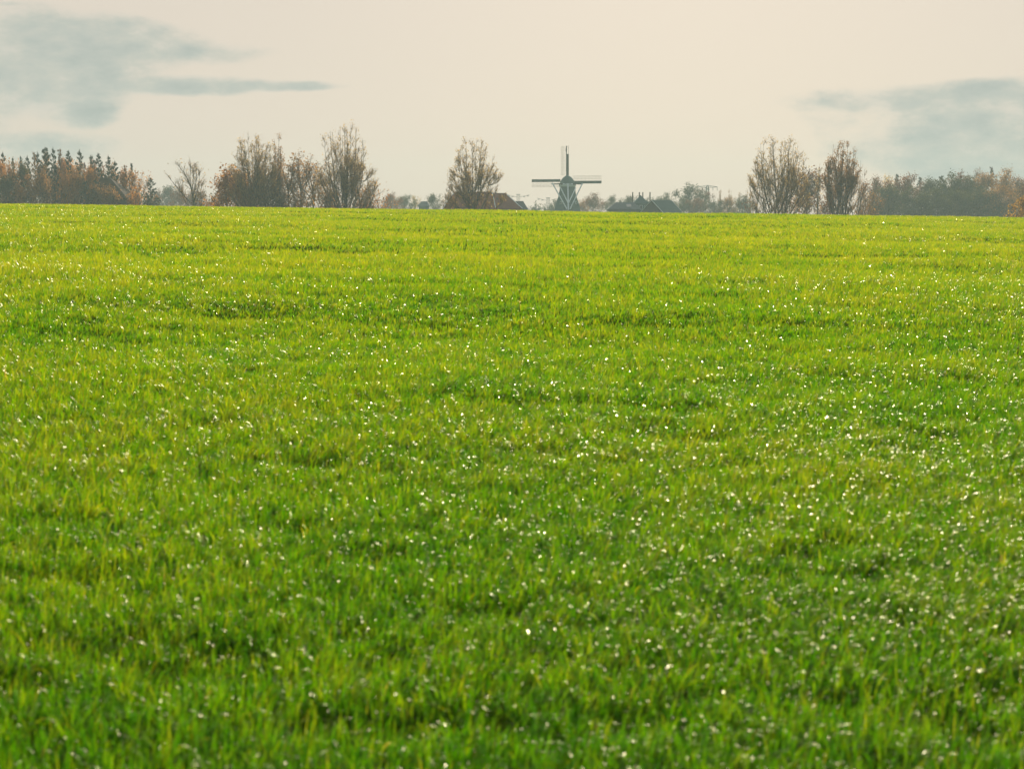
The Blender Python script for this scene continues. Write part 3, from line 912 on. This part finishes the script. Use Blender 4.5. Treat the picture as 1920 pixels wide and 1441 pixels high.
def hip_house(name, px0, px1, r0, r1, py_ridge, py_eave, D, depth, roofm, wallm, label, group=None, hipcap=None, extra=None, rz=0.0):
    """house with a hipped roof: eaves span px0..px1, ridge spans r0..r1"""
    pe0, pe1 = at(px0, py_eave, D), at(px1, py_eave, D)
    pr = at(r0, py_ridge, D); pr1 = at(r1, py_ridge, D)
    cx = (pe0.x + pe1.x) / 2
    g = gz(cx, D)
    e = empty(name, (cx, D, g), rz)
    ze, zr = pe0.z - g, pr.z - g
    x0, x1 = pe0.x - cx, pe1.x - cx
    a, b = pr.x - cx, pr1.x - cx
    h = depth / 2
    w = MB(); w.box((0, 0, ze / 2 - .06), (x1 - x0 - .7, depth - .7, ze + .1)); w.build('wall', wallm, e)
    r = MB()
    t = -.14
    A, B, C_, D_ = (x0, -h, ze), (x1, -h, ze), (x1, h, ze), (x0, h, ze)
    P, Q = (a, 0, zr), (b, 0, zr)
    r.poly([A, B, Q, P]); r.poly([C_, D_, P, Q]); r.poly([D_, A, P]); r.poly([B, C_, Q])
    a2, b2, c2, d2 = [(p[0], p[1], ze + t) for p in (A, B, C_, D_)]
    r.poly([d2, c2, b2, a2]); r.poly([A, a2, b2, B]); r.poly([B, b2, c2, C_]); r.poly([C_, c2, d2, D_]); r.poly([D_, d2, a2, A])
    ro = r.build('roof', roofm, e)
    if hipcap:
        for p, q in ((A, P), (B, Q)):
            c = MB(); c.bar(Vector(p) + Vector((0, 0, .05)), Vector(q) + Vector((0, 0, .06)), .22, .12); c.build('hip_ridge', hipcap, ro)
        c = MB(); c.bar(Vector(P) + Vector((-.1, 0, .06)), Vector(Q) + Vector((.1, 0, .06)), .24, .16); c.build('ridge_cap', roofm, ro)
    # windows and a door in the front wall
    n = max(1, int((x1 - x0) / 4))
    for k in range(n):
        xx = x0 + (x1 - x0) * (k + .5) / n
        f = MB(); f.box((xx, -h + .35 - .02, ze * .55), (1.1, .08, 1.3)); fo = f.build('window', PALE, e)
        p_ = MB(); p_.box((xx, -h + .35 - .07, ze * .55), (.9, .04, 1.1)); p_.build('pane', GLASS, fo)
    tag(e, label, 'house', group)
    if extra: extra(e, ze, zr, x0, x1, a, b, h, ro)
    return e


def dormer(e, ze, zr, x0, x1, a, b, h, ro):
    # small dark skylight in the front slope
    xx = b - 2.2
    zz = ze + (zr - ze) * .62
    yy = -h * (1 - .62)
    m = MB(); m.box((xx, yy - .06, zz), (.6, .12, .7)); m.build('skylight', GLASS, ro)


hip_house('farmhouse', 832, 930, 852, 923, 360.5, 391, 380, 11, RED_TILE, BRICK, 'larger red tiled farmhouse roof behind the lone forked tree', 'red farm roofs', PALE)
hip_house('farmhouse', 900, 979, 916, 948, 362.8, 391, 386, 10, RED_TILE, BRICK, 'smaller red tiled farm roof with dark skylight, stepped below the larger roof', 'red farm roofs', PALE, dormer)
hip_house('outbuilding', 960, 990, 967, 981, 377.0, 392, 392, 6, GREYROOF, DARKB, 'small blue-grey roofed outbuilding at the right end of the red farm roofs')
hip_house('outbuilding', 784, 806, 790, 801, 377.5, 386, 520, 6, GREYROOF, TEALW, 'tiny hazy blue-grey roof between the skyline trees left of the farm')
hip_house('barn', 172, 252, 190, 206, 333, 372, 343, 13, BROWN_TILE, DARKB, 'dark brown steep barn roof buried under the pine wood', None, None)


def skylight_roof(e, ze, zr, x0, x1, a, b, h, ro):
    n = Vector((0, -(zr - ze), h)).normalized()
    k = .5
    xx = (x0 + x1) / 2 + 1.4
    c = Vector((xx, -h * (1 - k), ze + (zr - ze) * k)) + Vector((0, -n.z * 0 - .03, .05))
    up = Vector((0, h, zr - ze)).normalized()
    m = MB(); m.bar(c - up * .75, c + up * .75, 1.5, .08, ref=tuple(n)); m.build('skylight', SKYLT, ro)


hip_house('house', 1138, 1202, 1155, 1188, 379.2, 392, 455, 7, GREYROOF, TEALW, 'low grey roof with one pale skylight beside the villa', None, None, skylight_roof)


def villa():
    D = 462
    c = at(1201, 381.5, D)
    g = gz(c.x, D)
    e = empty('villa', (c.x, D, g), 0)
    s = D / F
    ze = c.z - g
    za = at(1201, 366, D).z - g
    hw = 17.5 * s
    w = MB(); w.box((0, 0, ze / 2 - .05), (30 * s, 30 * s, ze)); w.build('wall', TEALW, e)
    r = MB()
    prof = [(1.0, 0), (.62, .30), (.30, .66), (.07, .93), (.06, 1.0)]
    k0 = 0
    for q, t in prof:
        for sx, sy in ((-1, -1), (1, -1), (1, 1), (-1, 1)):
            r.v.append((sx * hw * q, sy * hw * q, ze + (za - ze) * t))
    for j in range(len(prof) - 1):
        for i in range(4):
            a, b = j * 4 + i, j * 4 + (i + 1) % 4
            r.f.append((a, b, b + 4, a + 4))
    r.f.append((16, 17, 18, 19)); r.f.append((3, 2, 1, 0))
    r.build('roof', SLATE, e)
    fa = MB(); fa.box((0, -hw + .1, ze - .14), (2 * hw - .05, .12, .22)); fa.build('fascia', TEALW, e)
    zt = at(1201, 361, D).z - g
    for px, yoff, zb in ((1185.2, -.72, ze - .1), (1198.6, -.05, ze + (za - ze) * .7), (1205.2, .05, ze + (za - ze) * .55), (1218.9, -.72, ze - .1)):
        x = (px - 1201) * s
        x = max(-hw * .93, min(hw * .93, x))
        m = MB(); m.box((x, yoff * hw, (zb + zt) / 2), (.34, .34, zt - zb)); ch = m.build('chimney', CHIM, e)
        m = MB(); m.box((x, yoff * hw, zt + .05), (.44, .44, .1)); m.build('chimney_cap', CHIM, ch)
    for k in (-1, 0, 1):
        f = MB(); f.box((k * 8.5 * s, -15 * s - .03, ze - 1.3), (.95, .08, 1.5)); fo = f.build('window', PALE, e)
        f = MB(); f.box((k * 8.5 * s, -15 * s - .08, ze - 1.3), (.75, .04, 1.3)); f.build('pane', GLASS, fo)
    tag(e, 'teal villa with flared pyramid roof and four thin dark chimneys', 'house')


villa()


def gable_barn():
    D = 448
    ap = at(1222.4, 375.8, D); g = gz(ap.x, D)
    fl = at(1207.8, 392.4, D); fr = at(1236.3, 392.4, D)
    th = R(38)
    zr = ap.z - g
    w = (fr.x - fl.x) / math.cos(th)
    slope = (ap.z - fl.z) / (w / 2)
    ze = 2.3
    hw = (zr - ze) / slope
    L = (1264.7 - 1222.4) / F * D / math.sin(th)
    e = empty('gabled_barn', (ap.x, D, g), -th + math.pi * 0)
    # local: gable end at y=0 facing -y, ridge runs +y ; rotate so that +y goes right
    wl = MB()
    wl.v = [(-hw + .3, .25, 0), (hw - .3, .25, 0), (hw - .3, .25, ze + .25 * slope), (0, .25, zr - .12), (-hw + .3, .25, ze + .25 * slope)]
    wl.v += [(x, L - .25, z) for x, _, z in wl.v]
    wl.f = [(0, 1, 2, 3, 4), (9, 8, 7, 6, 5), (1, 6, 7, 2), (4, 9, 5, 0), (0, 5, 6, 1), (2, 7, 8, 3), (3, 8, 9, 4)]
    wl.build('wall', DARKB, e)
    r = MB(); t = .16
    for s in (-1, 1):
        k = len(r.v)
        for yy in (0, L):
            r.v += [(0, yy, zr + t), (s * hw, yy, ze + t), (s * hw, yy, ze), (0, yy, zr)]
        fs = [(0, 1, 5, 4), (3, 7, 6, 2), (1, 2, 6, 5), (0, 3, 2, 1), (4, 5, 6, 7)]
        r.f += [tuple(k + i for i in (f if s == 1 else f[::-1])) for f in fs]
    ro = r.build('roof', SLATE, e)
    for yy in (-.06, L + .06):
        for s in (-1, 1):
            m = MB(); m.bar((0, yy, zr + .06), (s * (hw + .03), yy, ze + .06), .10, .32, ref=(0, 1, 0))
            m.build('verge_board', PALE, ro)
    d = MB(); d.box((0, .19, 1.1), (1.9, .08, 2.2)); dd = d.build('door', TEALW, e)
    d = MB(); d.box((.6, .13, 1.1), (.08, .05, .2)); d.build('handle', STEEL, dd)
    tag(e, 'dark slate-roofed barn whose gable is edged with pale verge boards', 'barn')


gable_barn()


# ------------------------------------------------------------------ the windmill
def windmill():
    D = 475
    s = D / F                                      # metres per photo pixel
    hub = at(1063.2, 339.6, D)
    g = gz(hub.x, D)
    e = empty('windmill', (hub.x + .7 * s, D, g), 0)
    Z = lambda py: at(1063, py, D).z - g
    X = lambda px: (px - 1063.9) * s
    # tapering eight-sided thatched body
    zt, zb = Z(350.2), Z(389.7)
    rt, rb = 13.6 * s / math.cos(math.pi / 8), 23.2 * s / math.cos(math.pi / 8)
    b = MB()
    prof = [(rb * 1.22, -.2), (rb * 1.12, zb * .45), (rb, zb), (rb * .885, zb + (zt - zb) * .25), (rt * 1.21, zb + (zt - zb) * .55), (rt * 1.08, zb + (zt - zb) * .8), (rt, zt)]
    b.prism(prof, 8); b.build('body', THATCH, e)
    # pale curb ring under the cap
    c = MB(); c.prism([(rt * 1.0, zt), (rt * 1.05, Z(349.4)), (rt * 1.10, Z(348.8)), (rt * 1.10, Z(347.2))], 16); c.build('curb_ring', MILLP, e)
    # cap: curved hood, longer fore and aft
    cap = MB()
    cp = [(15.6, 347.2), (15.8, 346.2), (14.6, 344.4), (13.6, 341.5), (12.2, 338.4), (10.0, 335.0), (7.0, 332.0), (3.6, 329.6), (.9, 328.3)]
    cap.prism([(r * s, Z(y)) for r, y in cp], 20)
    for i, v in enumerate(cap.v): cap.v[i] = (v[0], v[1] * 1.12 - .1, v[2])
    co = cap.build('cap', THATCH, e)
    # pale scalloped valance board at the back of the cap
    va = MB()
    for k in range(9):
        a = R(-90 - 56 + 14 * k)
        r = 16.1 * s
        ht = (1.9 + .9 * ((k + 1) % 2)) * s
        va.box((r * math.cos(a), r * 1.12 * math.sin(a) - .1, Z(346.4) + ht / 2 - .1), (3.9 * s, .08, ht), a + math.pi / 2)
    va.build('valance', MILLP, co)
    fn = MB(); fn.bar((0, -.1, Z(328.6)), (0, -.1, Z(326.8)), .16); fn.build('finial', DARKB, co)
    # tail: long cross beam behind the cap, tail pole and four braces
    yb = -19 * s
    m = MB(); m.bar((X(1033.8), -2.6, Z(345.3)), (X(1092.0), -2.6, Z(345.3)), .26, .34); m.build('cross_beam', DARKB, e)
    m = MB(); m.bar((X(1046.5), -1.9, Z(344.6)), (X(1083.5), -1.9, Z(344.6)), .22, .28); m.build('short_beam', DARKB, e)
    foot = (X(1064), -9.5, Z(394))
    m = MB(); m.bar((X(1064), -3.1, Z(346.2)), foot, .44, .44); m.build('tail_pole', MILLP, e)
    for p0, p1 in (((1035.4, 343.4, -2.6), (1061.2, 392, -9.3)), ((1091.0, 344.0, -2.6), (1067.0, 392, -9.3)),
                   ((1050.0, 351.0, -2.9), (1063.4, 380.2, -7.9)), ((1078.8, 352.0, -2.9), (1064.8, 380.2, -7.9))):
        m = MB(); m.bar((X(p0[0]), p0[2], Z(p0[1])), (X(p1[0]), p1[2], Z(p1[1])), .27, .27); m.build('brace', MILLP, e)
    # windows
    for px in (1051.9, 1079.2):
        x = X(px); z = Z(380)
        k = (z - zb) / (zt - zb)
        rr = (rb + (rt * 1.21 - rb) * (z - zb) / ((zt - zb) * .55)) * math.cos(math.pi / 8)
        an = math.atan2(-1, .55 * (1 if x > 0 else -1))
        # face with its normal towards the viewer and outwards
        fx = x; fy = -rr + abs(x) * .42 - .25
        rz = R(22.5) * (1 if x > 0 else -1)
        f = MB(); f.box((fx, fy - .1, z), (.62, .5, .95), rz); fo = f.build('window', MILLP, e)
        f = MB(); f.box((fx + .26 * math.sin(rz), fy - .1 - .26 * math.cos(rz), z), (.42, .06, .7), rz); f.build('pane', GLASS, fo)
    d = MB(); d.box((0, -rb * 1.05, 1.1), (1.1, .5, 2.2)); dr = d.build('door', TEALW, e)
    # sails: on the far side of the cap, turned by the windshaft
    hz = hub.z - g
    yh = 4.1
    m = MB(); m.bar((0, 1.5, hz), (0, yh + .5, hz + .25), .55, .55); m.build('windshaft', DARKB, e)
    Ls = 65.6 * s
    for k, (rot, top) in enumerate(((0, True), (90, False), (180, False), (270, False))):
        a = R(rot + .4)
        ca, sa = math.cos(a), math.sin(a)

        def P(u, w, dy=0.0):
            # u along the blade, w towards the lattice side (left of the raised blade)
            return (-.12 - sa * u - ca * w, yh + dy, hz + ca * u - sa * w)
        sail = MB(); sail.bar(P(-.3, 0), P(Ls, 0), .30, .34, ref=(0, 1, 0)); so = sail.build('sail_spar', DARKB, e)
        bd = MB()
        lo, hi = 11.5 * s, (Ls * .77 if top else Ls * .995)
        bd.bar(P(lo, -.42, -.02), P(hi, -.42, -.06), .66, .05, ref=(0, 1, 0))
        if top:
            bd.bar(P(hi, -.62, -.04), P(Ls, -.62, -.04), .09, .09, ref=(0, 1, 0))
            bd.bar(P(Ls - .1, -.66, -.05), P(Ls - .1, .1, -.05), .1, .08, ref=(0, 1, 0))
            bd.bar(P(Ls * .84, .19, .03), P(Ls * .93, .19, .03), .16, .2, ref=(0, 1, 0))
        bd.build('wind_board', TEALW if not top else DARKB, so)
        la = MB()
        nbars = 21
        wl = 10.2 * s
        for q in range(nbars):
            u = 12 * s + (Ls - 13 * s) * q / (nbars - 1)
            la.bar(P(u, .12), P(u, wl, .12), .04, .04, ref=(0, 1, 0))
        for w in (wl * .48, wl * .74, wl - .03):
            la.bar(P(12 * s - .1, w, .06), P(Ls - s + .1, w, .08), .06, .05, ref=(0, 1, 0))
        la.build('lattice', LATT, so)
    tag(e, 'Dutch windmill seen from its tail side with dark thatched body and four lattice sails', 'windmill')


LATT = solid('lattice_wood', (.26, .19, .11), (.36, .27, .17), 4, .8)
windmill()


# ------------------------------------------------------------------ pylons
def lattice_pylon():
    D = 740
    s = D / F
    tp = at(1326.6, 347, D); g = gz(tp.x, D)
    H = tp.z - g
    e = empty('pylon', (tp.x, D, g), R(8))
    m = MB()
    wb, wt = 3.4, 1.1
    zc = H - 4.2 * s
    def W(z): return wb + (wt - wb) * min(1, z / zc)
    for sx in (-1, 1):
        for sy in (-1, 1):
            m.bar((sx * wb / 2, sy * wb / 2, -.3), (sx * wt / 2, sy * wt / 2, zc), .22)
            m.bar((sx * wt / 2, sy * wt / 2, zc), (0, 0, H), .18)
    n = 9
    for k in range(n):
        z0, z1 = zc * k / n, zc * (k + 1) / n
        a, b = W(z0) / 2, W(z1) / 2
        for sy in (-1, 1):
            m.bar((-a, sy * a, z0), (b, sy * b, z1), .13); m.bar((a, sy * a, z0), (-b, sy * b, z1), .13)
            m.bar((sy * a, -a, z0), (sy * b, b, z1), .13); m.bar((-b, sy * b, z1), (b, sy * b, z1), .13)
    m.build('mast', STEEL, e)
    for sx in (-1, 1):
        c = MB()
        L = 19 * s
        c.bar((sx * wt / 2, 0, zc - .1), (sx * L, 0, zc + .2), .26); c.bar((0, 0, H), (sx * L, 0, zc + .25), .2)
        for k in range(1, 6):
            t = k / 6
            c.bar((sx * L * t, 0, zc), (sx * L * (t - .08), 0, H + (zc - H) * (t - .08)), .12)
        ao = c.build('cross_arm', STEEL, e)
        for t in (.55, .98):
            i = MB(); i.bar((sx * L * t, 0, zc), (sx * L * t, 0, zc - 1.6), .22); i.build('insulator', STEEL, ao)
    tag(e, 'single wide-armed lattice pylon beside the domed oak', 'pylon')


def twin_pylon(px, py, label):
    D = 700
    s = D / F
    tp = at(px, py, D); g = gz(tp.x, D)
    H = tp.z - g
    e = empty('twin_mast_pylon', (tp.x, D, g), 0)
    for sx in (-1, 1):
        m = MB()
        x = sx * 1.8 * s
        for dx in (-.28, .28):
            m.bar((x + dx, 0, -.3), (x + dx, 0, H), .13)
        for k in range(16):
            m.bar((x - .28, 0, H * k / 16), (x + .28, 0, H * (k + 1) / 16), .09)
        m.bar((x - .5, 0, H), (x + .5, 0, H), .25)
        mo = m.build('mast', STEEL, e)
        za = H - 5.0 * s
        a = MB(); a.bar((x, 0, za), (x + sx * 19 * s, 0, za + 4.6 * s), .14); a.build('cross_arm', STEEL, mo)
        for t, dz in ((9, 2.0), (16, 2.4)):
            zz = za + t / 19 * 4.6 * s
            i = MB(); i.bar((x + sx * t * s, 0, zz), (x + sx * t * s, 0, zz - dz * s * .7), .10)
            i.box((x + sx * t * s, 0, zz - dz * s * .7), (1.1, .3, .28)); i.build('insulator', STEEL, mo)
    tag(e, label, 'pylon', 'twin-mast pylons beyond the farm')


lattice_pylon()
twin_pylon(971.8, 364.5, 'taller twin-mast pylon rising behind the small blue-grey outbuilding')
twin_pylon(1027.7, 371.0, 'lower twin-mast pylon close to the windmill\'s left side')


# ------------------------------------------------------------------ haze
hb = MB()
hb.box((0, 390, 14.2), (1240, 920, 36.0))
m, nt, out = new_mat('thin_autumn_air')
vol = N(nt, 'ShaderNodeVolumePrincipled', inp={'Color': (.62, .80, .79, 1), 'Density': .00050, 'Anisotropy': .1})
nt.links.new(vol.outputs[0], out.inputs['Volume'])
hz = hb.build('haze', m)
tag(hz, kind='stuff')

# ------------------------------------------------------------------ sky
w = bpy.data.worlds.new('World')
sc.world = w
w.use_nodes = True
nt = w.node_tree
nt.nodes.clear()
L = nt.links
wout = N(nt, 'ShaderNodeOutputWorld')
bg = N(nt, 'ShaderNodeBackground', inp={'Strength': .09})
sky = N(nt, 'ShaderNodeTexSky', sky_type='NISHITA')
sky.sun_disc = False
sky.sun_elevation = R(SUN_EL); sky.sun_rotation = R(SUN_AZ)
sky.altitude = 0; sky.air_density = 1.0; sky.dust_density = 2.0; sky.ozone_density = 1.0
tc = N(nt, 'ShaderNodeTexCoord')
sep = N(nt, 'ShaderNodeSeparateXYZ')
L.new(tc.outputs['Generated'], sep.inputs[0])


def mth(op, a, b=None, c=None, clamp=False):
    n = N(nt, 'ShaderNodeMath', operation=op, use_clamp=clamp)
    for i, v in enumerate((a, b, c)):
        if v is None: continue
        if isinstance(v, (int, float)): n.inputs[i].default_value = v
        else: L.new(v, n.inputs[i])
    return n.outputs[0]


ymax = mth('MAXIMUM', sep.outputs[1], .02)
A = mth('DIVIDE', sep.outputs[0], ymax)          # tangent of the bearing from north
E = mth('DIVIDE', sep.outputs[2], ymax)          # tangent of the elevation
cmb = N(nt, 'ShaderNodeCombineXYZ')
L.new(mth('MULTIPLY', A, 1.0), cmb.inputs[0]); L.new(mth('MULTIPLY', E, 2.0), cmb.inputs[1])
nzw = N(nt, 'ShaderNodeTexNoise', inp={'Scale': 11.0, 'Detail': 9, 'Roughness': .62})
L.new(cmb.outputs[0], nzw.inputs['Vector'])
nzf = N(nt, 'ShaderNodeTexNoise', inp={'Scale': 30.0, 'Detail': 6, 'Roughness': .6})
L.new(cmb.outputs[0], nzf.inputs['Vector'])
n0 = mth('SUBTRACT', nzw.outputs[0], .5)
n1 = mth('SUBTRACT', nzf.outputs[0], .5)
# each cloud bank: centre and half size as seen, converted to bearing/elevation tangents
CLOUDS = [(70, 110, 230, 70, 1.0), (150, 60, 150, 36, .9), (250, 88, 130, 30, .85), (40, 75, 200, 60, 1.0), (200, 85, 170, 45, .9), (330, 100, 170, 20, .6), (60, 165, 130, 55, 1.0), (130, 160, 120, 45, .9),
          (150, 205, 70, 34, .95), (320, 160, 220, 17, .85), (480, 161, 150, 11, .9), (575, 161, 52, 10, 1.0), (60, 275, 160, 26, .75), (-60, 140, 120, 110, 1.0),
          (10, 8, 34, 5, .5),
          (1620, 190, 120, 20, .45), (1690, 190, 150, 26, .75), (1770, 186, 170, 26, .85), (1880, 172, 130, 24, .95), (1860, 225, 280, 50, .75), (1800, 290, 200, 55, .85), (1900, 300, 160, 50, .85), (1990, 230, 160, 90, 1.0), (1700, 272, 150, 40, .45)]
tot = None
for px, py, rx, ry, amp in CLOUDS:
    c = at(px, py, 1.0); d2 = at(px + rx, py, 1.0); d3 = at(px, py - ry, 1.0)
    a0, e0 = c.x, c.z - EYE
    ra, re = (d2.x - a0) * 1.12, ((d3.z - EYE) - e0) * 1.2
    da = mth('DIVIDE', mth('SUBTRACT', A, a0), ra)
    de = mth('DIVIDE', mth('SUBTRACT', E, e0), re)
    r2 = mth('ADD', mth('MULTIPLY', da, da), mth('MULTIPLY', de, de))
    f = mth('MULTIPLY', mth('SUBTRACT', 1.0, r2), amp)
    f = mth('MAXIMUM', f, -1.5)
    tot = f if tot is None else mth('SMOOTH_MAX', tot, f, .35)
tot = mth('ADD', tot, mth('MULTIPLY', n0, 1.8))
tot = mth('ADD', tot, mth('MULTIPLY', n1, .9))
mr = N(nt, 'ShaderNodeMapRange', interpolation_type='SMOOTHSTEP', inp={'From Min': -.15, 'From Max': .75, 'To Min': 0, 'To Max': 1})
L.new(tot, mr.inputs[0])
front = mth('GREATER_THAN', sep.outputs[1], .05)
cmask = mth('MULTIPLY', mr.outputs[0], front)
# pale high veil: dense low down, thinning towards the zenith
vw = N(nt, 'ShaderNodeMapRange', interpolation_type='SMOOTHSTEP', inp={'From Min': .25, 'From Max': .95, 'To Min': .97, 'To Max': .45})
L.new(sep.outputs[2], vw.inputs[0])
VEIL = (5.45, 4.80, 4.12)
mix1 = N(nt, 'ShaderNodeMix', data_type='RGBA')
L.new(vw.outputs[0], mix1.inputs['Factor']); L.new(sky.outputs[0], mix1.inputs['A'])
# the veil glows on the sun's side and is dimmer and bluer away from it
vd = N(nt, 'ShaderNodeMapRange', inp={'From Min': -.7, 'From Max': .85, 'To Min': 0, 'To Max': 1})
L.new(sep.outputs[1], vd.inputs[0])
vr = ramp(nt, [(0, (.46, .50, .54)), (1, (1, 1, 1))], vd.outputs[0])
vm = N(nt, 'ShaderNodeMix', data_type='RGBA', blend_type='MULTIPLY')
vm.inputs['Factor'].default_value = 1
L.new(vr.outputs[0], vm.inputs['A']); vm.inputs['B'].default_value = (*VEIL, 1)
L.new(vm.outputs['Result'], mix1.inputs['B'])
# cloud colour: grey-blue with paler sunlit streaks
cd = mth('ADD', mth('MULTIPLY', tot, .55), mth('ADD', mth('MULTIPLY', n1, 1.5), mth('MULTIPLY', n0, .8)))
crp = ramp(nt, [(0, (.92, .91, .84)), (.28, (.80, .83, .77)), (.55, (.71, .77, .735)), (.9, (.61, .69, .67))], cd)
csc = N(nt, 'ShaderNodeMix', data_type='RGBA', blend_type='MULTIPLY')
csc.inputs['Factor'].default_value = 1
L.new(crp.outputs[0], csc.inputs['A']); csc.inputs['B'].default_value = (5.45, 5.25, 5.0, 1)
mix2 = N(nt, 'ShaderNodeMix', data_type='RGBA')
L.new(cmask, mix2.inputs['Factor']); L.new(mix1.outputs['Result'], mix2.inputs['A']); L.new(csc.outputs['Result'], mix2.inputs['B'])
L.new(mix2.outputs['Result'], bg.inputs[0])
L.new(bg.outputs[0], wout.inputs[0])

# ------------------------------------------------------------------ sun
sl = bpy.data.lights.new('sun', 'SUN')
sl.energy = 5.0
sl.angle = R(.55)
sl.color = (1, .90, .74)
so = bpy.data.objects.new('sun', sl)
COL.objects.link(so)
sd = Vector((math.sin(R(SUN_AZ)) * math.cos(R(SUN_EL)), math.cos(R(SUN_AZ)) * math.cos(R(SUN_EL)), math.sin(R(SUN_EL))))
so.rotation_euler = (-sd).to_track_quat('-Z', 'Y').to_euler()
so.location = (0, 60, 60)

# ------------------------------------------------------------------ camera
cam = bpy.data.cameras.new('camera')
cam.lens = 50.0; cam.sensor_width = 36.0; cam.sensor_fit = 'HORIZONTAL'
cam.clip_start = .1; cam.clip_end = 6000
cam.dof.use_dof = True
cam.dof.focus_distance = 260
cam.dof.aperture_fstop = 3.7
co = bpy.data.objects.new('camera', cam)
COL.objects.link(co)
co.location = (0, 0, EYE)
co.rotation_euler = (math.pi / 2 - PITCH, 0, 0)
sc.camera = co

vs = sc.view_settings
vs.view_transform = 'Standard'; vs.look = 'None'; vs.gamma = 1.0; vs.use_curve_mapping = False
vs.exposure = 0.55
cy = sc.cycles
cy.use_denoising = True
cy.max_bounces = 6; cy.diffuse_bounces = 2; cy.glossy_bounces = 2; cy.transmission_bounces = 3; cy.volume_bounces = 1; cy.transparent_max_bounces = 8
cy.caustics_reflective = False; cy.caustics_refractive = False
cy.sample_clamp_indirect = 6.0
